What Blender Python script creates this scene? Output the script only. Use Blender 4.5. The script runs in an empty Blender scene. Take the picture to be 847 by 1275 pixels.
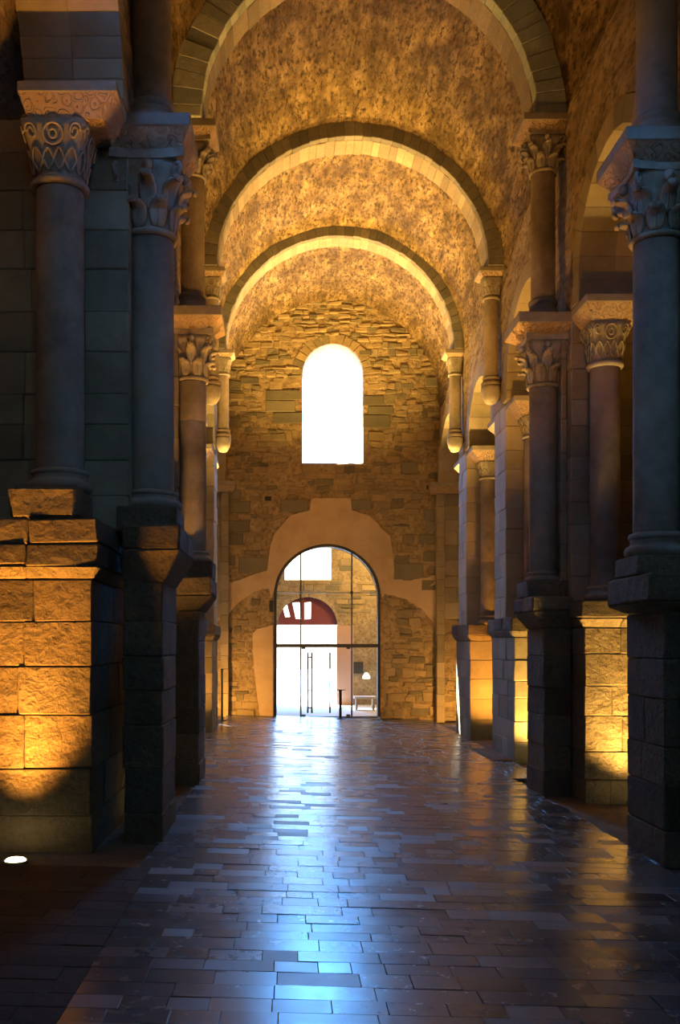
import bpy, bmesh, math, random
from mathutils import Vector, noise, Matrix
R = random.Random(7)
PI = math.pi
scene = bpy.context.scene
C = scene.collection

# ------------------------------------------------------------------ camera
F = 1200.0; CXP = 357.0; CYP = 803.0; CAMZ = 2.2; IW, IH = 847.0, 1275.0
cam_d = bpy.data.cameras.new('camera'); cam = bpy.data.objects.new('camera', cam_d); C.objects.link(cam)
cam.location = (0, 0, CAMZ); cam.rotation_euler = (PI/2, 0, 0)
cam_d.sensor_fit = 'HORIZONTAL'; cam_d.sensor_width = 36; cam_d.lens = 36*F/IW
cam_d.shift_x = (IW/2-CXP)/IW; cam_d.shift_y = (CYP-IH/2)/IW
cam_d.clip_start = 0.05; cam_d.clip_end = 500
scene.camera = cam
def px(x, Y): return (x-CXP)*Y/F
def pz(y, Y): return CAMZ+(CYP-y)*Y/F

# ------------------------------------------------------------------ world, sun, exposure
w = bpy.data.worlds.new('world'); scene.world = w; w.use_nodes = True
wn = w.node_tree; bg = wn.nodes['Background']; bg.inputs[1].default_value = 50.0
_tc = wn.nodes.new('ShaderNodeTexCoord'); _sx = wn.nodes.new('ShaderNodeSeparateXYZ'); _sr = wn.nodes.new('ShaderNodeValToRGB')   # hazy horizon, blue above
wn.links.new(_tc.outputs['Generated'], _sx.inputs[0]); wn.links.new(_sx.outputs[2], _sr.inputs[0]); wn.links.new(_sr.outputs[0], bg.inputs[0])
_e = _sr.color_ramp.elements; _e[0].position = .13; _e[0].color = (.125, .12, .105, 1); _e[1].position = .25; _e[1].color = (.10, .40, 1.0, 1)
sun_d = bpy.data.lights.new('sun', 'SUN'); sun = bpy.data.objects.new('sun', sun_d); C.objects.link(sun)
sun_d.energy = 110; sun_d.color = (1, .93, .8); sun_d.angle = 0.009
SUN_DIR = Vector((3.2, -4.25, -8.3))
sun.rotation_euler = SUN_DIR.to_track_quat('-Z', 'Y').to_euler(); sun.location = (-10, 50, 40)
def portal(name, loc, direction, sx, sy):
    d = bpy.data.lights.new(name, 'AREA'); d.shape = 'RECTANGLE'; d.size = sx; d.size_y = sy; d.cycles.is_portal = True
    o = bpy.data.objects.new(name, d); C.objects.link(o); o.location = loc
    o.rotation_euler = Vector(direction).to_track_quat('-Z', 'Z').to_euler()
portal('window_portal', (1.40, 30.55, 9.45), (0, -1, 0), 1.9, 3.8)
for xx in (0.0, 2.6): portal('apse_portal', (xx, -3.6, 10.6), (0, 1, 0), .8, 2.8)
vs = scene.view_settings
vs.view_transform = 'Standard'; vs.look = 'None'; vs.gamma = 1; vs.use_curve_mapping = False; vs.exposure = 0.0
scene.cycles.max_bounces = 8; scene.cycles.diffuse_bounces = 3; scene.cycles.glossy_bounces = 3
scene.cycles.transparent_max_bounces = 8
scene.cycles.sample_clamp_indirect = 4.0
scene.cycles.caustics_reflective = False; scene.cycles.caustics_refractive = False
WARM = (1.0, 0.46, 0.08); AMBER = (1.0, 0.40, 0.05); GOLD = (1.0, 0.57, 0.12)

# ------------------------------------------------------------------ materials
def ramp(nt, cols, interp='LINEAR'):
    r = nt.nodes.new('ShaderNodeValToRGB'); e = r.color_ramp.elements; r.color_ramp.interpolation = interp
    while len(e) < len(cols): e.new(.5)
    for i, c in enumerate(cols):
        if len(c) == 2: e[i].position = c[0]; e[i].color = (*c[1], 1)
        else: e[i].position = i/max(1, len(cols)-1); e[i].color = (*c, 1)
    return r
def mixc(nt, a, b, fac, mode='MIX'):
    m = nt.nodes.new('ShaderNodeMix'); m.data_type = 'RGBA'; m.blend_type = mode
    for sock, v in ((m.inputs[0], fac), (m.inputs[6], a), (m.inputs[7], b)):
        if hasattr(v, 'links') or hasattr(v, 'is_output'): nt.links.new(v, sock)
        elif isinstance(v, (int, float)): sock.default_value = v
        else: sock.default_value = (*v, 1)
    return m.outputs[2]
def stone(name, cols, rand='object', nscale=3.0, bump=.5, bdist=.03, rough=(.8, .95), dirt=.6, dcol=(.05, .045, .035), bscale=14, stretch=(1, 1, 1), spec=.25, pits=0.0, mixn=.35, piece_gloss=False):
    m = bpy.data.materials.new(name); m.use_nodes = True; nt = m.node_tree; N = nt.nodes; L = nt.links
    b = N['Principled BSDF']; geo = N.new('ShaderNodeNewGeometry')
    mp = N.new('ShaderNodeMapping'); L.new(geo.outputs['Position'], mp.inputs[0]); mp.inputs['Scale'].default_value = stretch
    P = mp.outputs[0]
    n1 = N.new('ShaderNodeTexNoise'); n1.inputs['Scale'].default_value = nscale; n1.inputs['Detail'].default_value = 6; n1.inputs['Roughness'].default_value = .65
    L.new(P, n1.inputs[0])
    if rand == 'object': oi = N.new('ShaderNodeObjectInfo'); rv = oi.outputs['Random']
    elif rand == 'attr': at = N.new('ShaderNodeAttribute'); at.attribute_name = 'tint'; rv = at.outputs['Fac']
    else: rv = None
    if rv is not None:
        mm = N.new('ShaderNodeMath'); mm.operation = 'MULTIPLY_ADD'; L.new(n1.outputs[0], mm.inputs[0]); mm.inputs[1].default_value = mixn; L.new(rv, mm.inputs[2])
        m2 = N.new('ShaderNodeMath'); m2.operation = 'ADD'; L.new(mm.outputs[0], m2.inputs[0]); m2.inputs[1].default_value = -mixn*.5; fac = m2.outputs[0]
        rp = ramp(nt, cols); L.new(fac, rp.inputs[0])
    else:
        rp = ramp(nt, [(.32+.36*i/max(1, len(cols)-1), c) for i, c in enumerate(cols)]); L.new(n1.outputs[0], rp.inputs[0])
    n2 = N.new('ShaderNodeTexNoise'); n2.inputs['Scale'].default_value = nscale*.37; n2.inputs['Detail'].default_value = 8; n2.inputs['Roughness'].default_value = .7; L.new(P, n2.inputs[0])
    dr = ramp(nt, [(.42, (0, 0, 0)), (.68, (1, 1, 1))]); L.new(n2.outputs[0], dr.inputs[0])
    dm = N.new('ShaderNodeMath'); dm.operation = 'MULTIPLY'; L.new(dr.outputs[0], dm.inputs[0]); dm.inputs[1].default_value = dirt
    col = mixc(nt, rp.outputs[0], dcol, dm.outputs[0])
    n3 = N.new('ShaderNodeTexNoise'); n3.inputs['Scale'].default_value = bscale; n3.inputs['Detail'].default_value = 7; n3.inputs['Roughness'].default_value = .7; L.new(P, n3.inputs[0])
    if pits:
        pr = ramp(nt, [(.38, (1, 1, 1)), (.52, (0, 0, 0))]); L.new(n3.outputs[0], pr.inputs[0])
        pm = N.new('ShaderNodeMath'); pm.operation = 'MULTIPLY'; L.new(pr.outputs[0], pm.inputs[0]); pm.inputs[1].default_value = pits
        col = mixc(nt, col, dcol, pm.outputs[0])
    L.new(col, b.inputs['Base Color'])
    bp = N.new('ShaderNodeBump'); bp.inputs['Strength'].default_value = bump; bp.inputs['Distance'].default_value = bdist
    n4 = N.new('ShaderNodeTexNoise'); n4.inputs['Scale'].default_value = bscale*.33; n4.inputs['Detail'].default_value = 3; L.new(P, n4.inputs[0])
    ma = N.new('ShaderNodeMath'); ma.operation = 'MULTIPLY_ADD'; L.new(n4.outputs[0], ma.inputs[0]); ma.inputs[1].default_value = 1.6; L.new(n3.outputs[0], ma.inputs[2])
    L.new(ma.outputs[0], bp.inputs['Height']); L.new(bp.outputs[0], b.inputs['Normal'])
    mr = N.new('ShaderNodeMapRange'); L.new(n1.outputs[0], mr.inputs[0])
    if piece_gloss:
        g1 = N.new('ShaderNodeMath'); g1.operation = 'MULTIPLY'; L.new(rv, g1.inputs[0]); g1.inputs[1].default_value = 17.3
        g2 = N.new('ShaderNodeMath'); g2.operation = 'FRACT'; L.new(g1.outputs[0], g2.inputs[0])
        g3 = N.new('ShaderNodeMath'); g3.operation = 'POWER'; L.new(g2.outputs[0], g3.inputs[0]); g3.inputs[1].default_value = 7.0
        g4 = N.new('ShaderNodeMath'); g4.operation = 'MULTIPLY_ADD'; L.new(n1.outputs[0], g4.inputs[0]); g4.inputs[1].default_value = .6; L.new(g3.outputs[0], g4.inputs[2])
        g5 = N.new('ShaderNodeMath'); g5.operation = 'SUBTRACT'; L.new(g4.outputs[0], g5.inputs[0]); g5.inputs[1].default_value = .1
        L.new(g5.outputs[0], mr.inputs[0])
    mr.inputs[3].default_value = rough[0]; mr.inputs[4].default_value = rough[1]
    L.new(mr.outputs[0], b.inputs['Roughness']); b.inputs['Specular IOR Level'].default_value = spec
    return m
def carved(name, c1, c2, scale=9):
    m = bpy.data.materials.new(name); m.use_nodes = True; nt = m.node_tree; N = nt.nodes; L = nt.links; b = N['Principled BSDF']
    geo = N.new('ShaderNodeNewGeometry')
    v = N.new('ShaderNodeTexVoronoi'); v.feature = 'F1'; v.inputs['Scale'].default_value = scale; sn = N.new('ShaderNodeMath'); sn.operation = 'SINE'; sm = N.new('ShaderNodeMath'); sm.operation = 'MULTIPLY'; sm.inputs[1].default_value = 17
    n = N.new('ShaderNodeTexNoise'); n.inputs['Scale'].default_value = 7; L.new(geo.outputs['Position'], n.inputs[0])
    ad = N.new('ShaderNodeVectorMath'); ad.operation = 'MULTIPLY_ADD'; L.new(n.outputs['Color'], ad.inputs[0]); ad.inputs[1].default_value = (.12, .12, .12); L.new(geo.outputs['Position'], ad.inputs[2])
    L.new(ad.outputs[0], v.inputs[0])
    L.new(v.outputs[0], sm.inputs[0]); L.new(sm.outputs[0], sn.inputs[0])
    r = ramp(nt, [(.15, (0, 0, 0)), (.75, (1, 1, 1))]); L.new(sn.outputs[0], r.inputs[0])
    bp = N.new('ShaderNodeBump'); bp.inputs['Strength'].default_value = 1; bp.inputs['Distance'].default_value = .05; L.new(r.outputs[0], bp.inputs['Height'])
    L.new(bp.outputs[0], b.inputs['Normal']); L.new(mixc(nt, c2, c1, n.outputs[0]), b.inputs['Base Color']); b.inputs['Roughness'].default_value = .85
    b.inputs['Specular IOR Level'].default_value = .2
    return m
def plain(name, col, rough=.5, metal=0, emit=None, es=0):
    m = bpy.data.materials.new(name); m.use_nodes = True; nt = m.node_tree; b = nt.nodes['Principled BSDF']
    n = nt.nodes.new('ShaderNodeTexNoise'); n.inputs['Scale'].default_value = 30
    nt.links.new(mixc(nt, tuple(c*.85 for c in col), col, n.outputs[0]), b.inputs['Base Color'])
    b.inputs['Roughness'].default_value = rough; b.inputs['Metallic'].default_value = metal
    if emit: b.inputs['Emission Color'].default_value = (*emit, 1); b.inputs['Emission Strength'].default_value = es
    return m
M = {}
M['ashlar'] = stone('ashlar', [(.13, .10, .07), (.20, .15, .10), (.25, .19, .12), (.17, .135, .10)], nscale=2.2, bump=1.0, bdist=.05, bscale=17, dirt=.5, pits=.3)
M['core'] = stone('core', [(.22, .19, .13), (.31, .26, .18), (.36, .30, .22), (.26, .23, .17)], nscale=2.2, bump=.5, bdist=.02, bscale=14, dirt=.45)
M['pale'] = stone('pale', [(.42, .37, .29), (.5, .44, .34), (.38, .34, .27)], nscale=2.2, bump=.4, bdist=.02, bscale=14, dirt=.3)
M['shaft'] = stone('shaft', [(.20, .18, .15), (.33, .27, .22), (.38, .33, .28)], rand=None, nscale=1.6, bump=.3, bdist=.012, bscale=22, dirt=.75, dcol=(.07, .055, .045), spec=.3)
M['capital'] = stone('capital', [(.28, .25, .21), (.38, .34, .29), (.42, .38, .33)], rand=None, nscale=5, bump=.35, bdist=.015, bscale=26, dirt=.4)
M['impost'] = carved('impost', (.5, .36, .24), (.34, .26, .19), 8)
M['slab'] = stone('slab', [(.26, .23, .2), (.34, .3, .26)], rand=None, nscale=5, bump=.35, bdist=.012, bscale=24, dirt=.3)
M['vous_tan'] = stone('vous_tan', [(.24, .195, .14), (.32, .26, .19), (.28, .24, .18), (.40, .33, .24)], nscale=4, bump=.5, bdist=.02, bscale=18, dirt=.3, pits=.2)
M['vous_grey'] = stone('vous_grey', [(.13, .125, .11), (.19, .18, .155), (.16, .15, .13), (.24, .225, .19)], nscale=4, bump=.5, bdist=.02, bscale=18, dirt=.3, pits=.2)  # arch stone again, shade of the front faces put into its colour
M['vous'] = stone('vous', [(.28, .34, .31), (.42, .47, .43), (.35, .41, .37), (.62, .66, .6)], nscale=4, bump=.5, bdist=.02, bscale=18, dirt=.25, pits=.15)  # pale lichen, plus bluish daylight on the face put into the colour
M['vault'] = stone('vault', [(.11, .07, .035), (.27, .185, .095), (.47, .34, .175)], rand=None, nscale=2.6, bump=1.0, bdist=.10, bscale=9.5, stretch=(1.6, .6, 1.6), dirt=.85, dcol=(.05, .032, .016), pits=1.0)
M['wall'] = stone('wall', [(.20, .15, .10), (.36, .27, .18), (.46, .36, .25)], rand=None, nscale=2.2, bump=1.0, bdist=.08, bscale=6, stretch=(1.2, .8, 1.6), dirt=.4, dcol=(.08, .06, .04), pits=.75)
M['mortar'] = stone('mortar', [(.30, .22, .13), (.42, .32, .19), (.5, .39, .25)], rand=None, nscale=3, bump=1.0, bdist=.07, bscale=9, dirt=.6, dcol=(.10, .075, .045), pits=.6)
RUB = [(.14, .125, .09), (.21, .18, .12), (.30, .23, .14), (.38, .29, .17), (.26, .20, .12), (.33, .27, .18)]
M['rubble'] = stone('rubble', RUB, nscale=4, bump=.7, bdist=.03, bscale=16, dirt=.25)
M['rubble_far'] = stone('rubble_far', RUB, rand='attr', nscale=4, bump=.7, bdist=.03, bscale=16, dirt=.25)
M['greystone'] = stone('greystone', [(.13, .12, .09), (.18, .165, .12), (.22, .20, .15)], nscale=4, bump=.5, bdist=.02, bscale=16, dirt=.2)
M['plaster'] = stone('plaster', [(.46, .34, .21), (.54, .41, .27), (.60, .47, .32)], rand=None, nscale=1.5, bump=.2, bdist=.01, bscale=20, dirt=.25, dcol=(.3, .21, .13))
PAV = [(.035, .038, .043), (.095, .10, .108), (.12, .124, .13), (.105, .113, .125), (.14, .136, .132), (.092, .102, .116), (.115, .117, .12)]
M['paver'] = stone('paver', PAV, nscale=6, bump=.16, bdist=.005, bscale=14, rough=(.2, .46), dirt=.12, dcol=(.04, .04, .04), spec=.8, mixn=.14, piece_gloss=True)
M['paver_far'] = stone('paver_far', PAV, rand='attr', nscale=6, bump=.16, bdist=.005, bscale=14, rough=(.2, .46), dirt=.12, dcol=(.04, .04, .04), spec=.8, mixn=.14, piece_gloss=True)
M['paver_rough'] = stone('paver_rough', [(.03, .026, .022), (.05, .042, .035), (.07, .058, .046)], nscale=6, bump=.6, bdist=.015, bscale=16, rough=(.7, .9), dirt=.4, spec=.2)  # rough paving; shadow beside the left pier is put into its dark colour
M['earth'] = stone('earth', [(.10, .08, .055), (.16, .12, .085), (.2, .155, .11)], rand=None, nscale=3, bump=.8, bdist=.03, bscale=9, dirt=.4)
M['iron'] = plain('iron', (.025, .025, .027), .7, .0)
M['frame'] = plain('frame', (.10, .095, .085), .45, .5)
M['steel'] = plain('steel', (.5, .5, .48), .3, .9)
M['red'] = plain('red', (.16, .03, .03), .5)
M['wood'] = plain('wood', (.55, .34, .24), .6)
M['white'] = plain('white', (.85, .84, .8), .6)
M['paving'] = plain('paving', (.7, .66, .58), .8)
M['lens'] = plain('lens', (.9, .8, .5), .3, 0, (1, .78, .32), 30)
M['lampglow'] = plain('lampglow', (.9, .9, .9), .3, 0, (1, .97, .9), 6)  # glow of the lamp shade, also of plates standing in for daylit slits
def glassmat(tint=(.94, .95, .93), nm='glass'):
    m = bpy.data.materials.new(nm); m.use_nodes = True; nt = m.node_tree; N = nt.nodes
    for n in list(N): N.remove(n)
    o = N.new('ShaderNodeOutputMaterial'); t = N.new('ShaderNodeBsdfTransparent'); g = N.new('ShaderNodeBsdfGlossy'); g.inputs['Roughness'].default_value = .02
    t.inputs[0].default_value = (*tint, 1)
    f = N.new('ShaderNodeFresnel'); f.inputs[0].default_value = 1.45; mx = N.new('ShaderNodeMixShader')
    nt.links.new(f.outputs[0], mx.inputs[0]); nt.links.new(t.outputs[0], mx.inputs[1]); nt.links.new(g.outputs[0], mx.inputs[2]); nt.links.new(mx.outputs[0], o.inputs[0])
    return m
M['glass'] = glassmat()
M['amber_glass'] = glassmat((.92, .72, .52), 'amber_glass')  # filter colour that takes the blue out of the daylight behind the camera

# ------------------------------------------------------------------ mesh helpers
def obj(name, me, parent=None):
    o = bpy.data.objects.new(name, me); C.objects.link(o)
    if parent is not None: o.parent = parent
    return o
def mesh(name, vs_, fs, mat, smooth=False):
    me = bpy.data.meshes.new(name); me.from_pydata([tuple(v) for v in vs_], [], fs); me.materials.append(M[mat])
    if smooth: me.polygons.foreach_set('use_smooth', [True]*len(me.polygons))
    me.update(); return me
class MB:
    def __init__(s): s.v = []; s.f = []; s.t = []
    def add(s, v, f, tint=0):
        o = len(s.v); s.v += [tuple(p) for p in v]; s.f += [tuple(i+o for i in q) for q in f]; s.t += [tint]*len(f)
    def build(s, name, mat, parent=None, smooth=False, tint=False):
        me = mesh(name, s.v, s.f, mat, smooth)
        if tint:
            a = me.attributes.new('tint', 'FLOAT', 'FACE'); a.data.foreach_set('value', s.t)
        return obj(name, me, parent)
def empty(name, loc=(0, 0, 0), parent=None):
    o = bpy.data.objects.new(name, None); o.empty_display_size = .1; C.objects.link(o); o.location = loc
    if parent is not None: o.parent = parent
    return o
def tag(o, label, cat, group=None):
    o['label'] = label; o['category'] = cat
    if group: o['group'] = group
    return o
def struct(o): o['kind'] = 'structure'; return o
def stuff(o): o['kind'] = 'stuff'; return o
# chamfered hexahedron: corners indexed by bits (x, y, z)
HF = []
def _hexfaces():
    for ax in range(3):
        for side in (0, 1):
            HF.append((ax, side))
_hexfaces()
def hexa(c, ch=.012):
    c = [Vector(p) for p in c]; cen = sum(c, Vector())/8
    idx = {}; V = []
    for i in range(8):
        for ax in range(3):
            p = c[i].copy()
            for b in range(3):
                if b == ax: continue
                d = c[i ^ (1 << b)]-c[i]; l = d.length
                if l > 1e-6: p += d/l*min(ch, l*.3)
            idx[(i, ax)] = len(V); V.append(p)
    Fs = []
    def put(q):
        a, b, d = V[q[0]], V[q[1]], V[q[2]]
        nrm = (b-a).cross(d-a); fc = sum((V[k] for k in q), Vector())/len(q)
        Fs.append(tuple(q) if nrm.dot(fc-cen) > 0 else tuple(reversed(q)))
    for ax in range(3):
        b, d = [k for k in range(3) if k != ax]
        for side in (0, 1):
            s = side << ax
            put([idx[(s, ax)], idx[(s | 1 << b, ax)], idx[(s | 1 << b | 1 << d, ax)], idx[(s | 1 << d, ax)]])
    for ax in range(3):          # edges along ax
        b, d = [k for k in range(3) if k != ax]
        for sb in (0, 1):
            for sd in (0, 1):
                s = sb << b | sd << d; e = s | 1 << ax
                put([idx[(s, b)], idx[(e, b)], idx[(e, d)], idx[(s, d)]])
    for i in range(8): put([idx[(i, 0)], idx[(i, 1)], idx[(i, 2)]])
    return V, Fs
def boxc(x0, x1, y0, y1, z0, z1, j=0.0, grow=0.0, rr=R):
    out = []
    for i in range(8):
        p = [(x0, x1)[i & 1], (y0, y1)[i >> 1 & 1], (z0, z1)[i >> 2 & 1]]
        out.append([k+rr.uniform(-j, j) for k in p])
    return out
def block(name, corners, mat, parent, ch=.012):
    v, f = hexa(corners, ch); return obj(name, mesh(name, v, f, mat), parent)
def lathe(prof, n=32, cx=0, cy=0, mb=None):
    mb = mb or MB(); v = []; f = []
    for r, z in prof:
        for k in range(n): a = 2*PI*k/n; v.append((cx+r*math.cos(a), cy+r*math.sin(a), z))
    for i in range(len(prof)-1):
        for k in range(n): k2 = (k+1) % n; f.append((i*n+k, i*n+k2, (i+1)*n+k2, (i+1)*n+k))
    f.append(tuple(range(n-1, -1, -1))); f.append(tuple((len(prof)-1)*n+k for k in range(n)))
    mb.add(v, f); return mb
def sweep(path, sizes, ups, n=8, mb=None, closed=False):
    """ellipse section swept along path; sizes (side, up) radii; ups = reference normals"""
    mb = mb or MB(); P = [Vector(p) for p in path]; v = []; f = []; m = len(P)
    for i in range(m):
        a = P[(i-1) % m] if (i or closed) else P[0]; b = P[(i+1) % m] if (i < m-1 or closed) else P[-1]
        t = (b-a).normalized(); u = Vector(ups[i] if isinstance(ups, list) else ups); s = t.cross(u)
        s = s.normalized() if s.length > 1e-6 else Vector((1, 0, 0)); u = s.cross(t)
        w_, h_ = sizes[i] if isinstance(sizes, list) else sizes
        for k in range(n): an = 2*PI*k/n; v.append(P[i]+s*w_*math.cos(an)+u*h_*math.sin(an))
    for i in range(m if closed else m-1):
        i2 = (i+1) % m
        for k in range(n): k2 = (k+1) % n; f.append((i*n+k, i*n+k2, i2*n+k2, i2*n+k))
    if not closed: f.append(tuple(range(n-1, -1, -1))); f.append(tuple((m-1)*n+k for k in range(n)))
    mb.add(v, f); return mb
def bx(mb, x0, x1, y0, y1, z0, z1):
    mb.add([(x0, y0, z0), (x1, y0, z0), (x1, y1, z0), (x0, y1, z0), (x0, y0, z1), (x1, y0, z1), (x1, y1, z1), (x0, y1, z1)],
           [(3, 2, 1, 0), (4, 5, 6, 7), (0, 1, 5, 4), (1, 2, 6, 5), (2, 3, 7, 6), (3, 0, 4, 7)])
    return mb
def interp(tab, y):
    if y <= tab[0][0]: return tab[0][1]
    for (a, va), (b, vb) in zip(tab, tab[1:]):
        if y <= b: return va+(vb-va)*(y-a)/(b-a)
    return tab[-1][1]

# ------------------------------------------------------------------ the shell's measures
Y0, Y1 = -3.0, 29.3
CXT = [(-6, 1.28), (15, 1.28), (20, 1.36), (25, 1.345), (29.3, 1.39)]
RXT = [(-6, 3.06), (15, 3.06), (20, 3.12), (25, 3.17), (29.3, 3.28)]
ZCT = [(-6, 10.7), (10, 10.65), (15, 10.42), (20, 9.83), (25, 9.61), (29.3, 9.38)]
def vcx(y): return interp(CXT, y)
def vrx(y): return interp(RXT, y)
def vzc(y): return interp(ZCT, y)
def fz(x): return 0.026*(1.25-x)
def nz(p, s, a): return noise.noise(Vector(p)*s)*a

# ------------------------------------------------------------------ floor
NX0, NX1 = -1.38, 3.84
floor_root = struct(empty('floor'))
mb = MB(); n = 40
for i in range(n+1):
    for k in range(n+1):
        x = -6+15*i/n; y = Y0-1+(Y1-Y0+2.2)*k/n
        edge = (x < NX0-.05 and 9.6 < y < 16) or x < -1.85 and y > 9.6 or (x > NX1+.05 and y < 16) or x > 4.5
        mb.v.append((x, y, fz(max(min(x, 5), -2.4))-.05-(.0 if edge else .03)+(nz((x, y, 0), .9, .02) if edge else 0)))
for i in range(n):
    for k in range(n): mb.f.append((i*(n+1)+k, (i+1)*(n+1)+k, (i+1)*(n+1)+k+1, i*(n+1)+k+1))
mb.build('floor_bed', 'earth', floor_root, True)
rp = random.Random(3)
pavs = []
y = Y0+.1
while y < Y1-.05:
    d = rp.uniform(.19, .27); x = (-3.3 if y < 9.1 else NX0 if y < 16.4 else -1.78)+rp.uniform(-.05, .0); NX1 = 3.84 if y < 16.3 else 4.40
    while x < NX1:
        l = rp.choice((.24, .3, .36, .42, .5, .62))*rp.uniform(.92, 1.08)
        xe = min(x+l, NX1+rp.uniform(-.02, .05))
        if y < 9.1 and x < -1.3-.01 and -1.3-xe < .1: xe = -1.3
        if NX1-xe < .12: xe = NX1+rp.uniform(-.02, .05)
        pavs.append((x, xe, y, min(y+d, Y1))); x = xe
    y += d
near = sorted([p for p in pavs if p[2] > 5.2], key=lambda p: p[2])
near = [p for p in near if 0 < p[1]*F/p[3]+CXP and p[0]*F/p[3]+CXP < IW][:300]
nearset = set(near)
mbf = MB(); mbr = MB()
for p in pavs:
    g = .0012; dz = rp.uniform(-.0025, .0025)
    cs = []
    tx = rp.uniform(-.0014, .0014); ty = rp.uniform(-.0014, .0014)
    for i in range(8):
        xx = (p[0]+g, p[1]-g)[i & 1]; yy = (p[2]+g, p[3]-g)[i >> 1 & 1]
        zt = fz(xx)+dz+(tx if i & 1 else -tx)+(ty if i & 2 else -ty)
        cs.append((xx, yy, zt if i & 4 else fz(xx)-.07))
    v, f = hexa(cs, .0028)
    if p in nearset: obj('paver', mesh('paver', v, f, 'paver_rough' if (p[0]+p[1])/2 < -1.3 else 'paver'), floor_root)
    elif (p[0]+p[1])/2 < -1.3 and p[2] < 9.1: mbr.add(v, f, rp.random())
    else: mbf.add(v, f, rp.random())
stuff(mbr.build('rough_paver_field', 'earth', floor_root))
stuff(mbf.build('paver_field', 'paver_far', floor_root, tint=True))

# ------------------------------------------------------------------ vault
def vault():
    mb = MB(); ny = 190; na = 64
    for i in range(ny+1):
        y = Y0+(Y1+.02-Y0)*i/ny; cx, rx, zc = vcx(y), vrx(y), vzc(y)
        for k in range(na+1):
            a = PI*k/na; p = (cx+rx*math.cos(a), y, zc+rx*math.sin(a))
            d = nz(p, 1.1, .05)+nz(p, 4, .025)
            mb.v.append((cx+(rx+d)*math.cos(a), y, zc+(rx+d)*math.sin(a)))
    for i in range(ny):
        for k in range(na): mb.f.append((i*(na+1)+k, (i+1)*(na+1)+k, (i+1)*(na+1)+k+1, i*(na+1)+k+1))
    # outer skin so that the vault has thickness
    o = len(mb.v)
    for i in (0, ny):
        y = Y0+(Y1-Y0)*i/ny; cx, rx, zc = vcx(y), vrx(y)+.5, vzc(y)
        for k in range(na+1): a = PI*k/na; mb.v.append((cx+rx*math.cos(a), y, zc+rx*math.sin(a)))
    for k in range(na): mb.f.append((o+k, o+k+1, o+na+1+k+1, o+na+1+k))
    return struct(mb.build('ceiling', 'vault', None, True))
vault()

# ------------------------------------------------------------------ piers: plinths, cores; walls over them
# side: +1 = right of the door wall, -1 = left.  core y-range, arcade plinth y-range, impost top, plinth top
PR = [dict(core=(2.6, 3.6), pl=(2.0, 4.2), zi=7.6, zp=2.6, nave=None),
      dict(core=(10.0, 11.1), pl=(9.45, 11.65), zi=7.62, zp=2.55, nave=(10.0, 11.1)),
      dict(core=(14.72, 15.72), pl=(14.12, 16.3), zi=7.30, zp=2.45, nave=(14.7, 15.72)),
      dict(core=(19.7, 20.75), pl=(19.05, 21.1), zi=7.12, zp=2.35, nave=None),
      dict(core=(24.2, 25.25), pl=(23.8, 25.75), zi=7.06, zp=2.3, nave=None)]
PL = [dict(core=(2.6, 3.6), pl=(2.0, 4.2), zi=8.1, zp=2.9, nave=None),
      dict(core=(10.85, 11.75), pl=(10.0, 12.3), zi=8.12, zp=2.88, nave=(10.5, 11.75), inset=.24, back=-3.4),
      dict(core=(14.9, 15.9), pl=(14.3, 16.5), zi=7.46, zp=2.73, nave=(14.85, 15.95)),
      dict(core=(19.7, 20.75), pl=(19.05, 21.1), zi=7.2, zp=2.35, nave=None),
      dict(core=(24.2, 25.25), pl=(23.8, 25.75), zi=7.1, zp=2.3, nave=None)]
TH = 1.05
ORD = {0: 'fifth', 1: 'fourth', 2: 'third', 3: 'second', 4: 'first'}
def wx(side, y): return vcx(y)+side*vrx(y)
def courses(z0, z1, h, rr):
    n = max(1, round((z1-z0)/h)); ws = [rr.uniform(.8, 1.2) for _ in range(n)]; s = sum(ws); out = []; z = z0
    for q in ws: out.append((z, z+q/s*(z1-z0))); z = out[-1][1]
    return out
def cuts(a, b, wdt, rr):
    L = b-a; n = max(1, round(L/wdt*rr.uniform(.8, 1.25)))
    ws = [rr.uniform(.7, 1.3) for _ in range(n)]; s = sum(ws); out = []; x = a
    for q in ws: out.append((x, x+q/s*L)); x = out[-1][1]
    return out
def ashlar(root, x0, x1, y0, y1, z0, z1, h, wdt, mat, rr, j=.006, ch=.014, name='block', batter=0):
    for ci, (za, zb) in enumerate(courses(z0, z1, h, rr)):
        cxs = cuts(x0, x1, wdt, rr); cys = cuts(y0, y1, wdt, rr)
        for i, (xa, xb) in enumerate(cxs):
            for k, (ya, yb) in enumerate(cys):
                if 0 < i < len(cxs)-1 and 0 < k < len(cys)-1: continue
                gx = rr.uniform(-.008, .008); gy = rr.uniform(-.008, .008)
                c = boxc(xa-(gx if i == 0 else 0), xb+(gx if i == len(cxs)-1 else 0), ya-(gy if k == 0 else 0), yb+(gy if k == len(cys)-1 else 0), za, zb, j, rr=rr)
                block(name, c, mat, root, ch)
def flare(root, x0, x1, y0, y1, z0, z1, ov, mat, rr, j=.012, parts=2, ovx=None):
    """corbelled cornice stones: bottom = (x0..y1), top grown by ov on the sides given (l, r, f, b)"""
    l, r_, f_, b_ = ov
    for i in range(parts):
        a, b = i/parts, (i+1)/parts
        def X(t, top): return (x0-l if top else x0)*(1-t)+(x1+r_ if top else x1)*t
        cs = []
        for q in range(8):
            top = q >> 2 & 1; t = b if q & 1 else a
            yy = (y1+(b_ if top else 0)) if q & 2 else (y0-(f_ if top else 0))
            cs.append((X(t, top)+rr.uniform(-j, j), yy+rr.uniform(-j, j), (z1 if top else z0)+rr.uniform(-j, j)*.5))
        block('cornice_block', cs, mat, root, .02)
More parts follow.
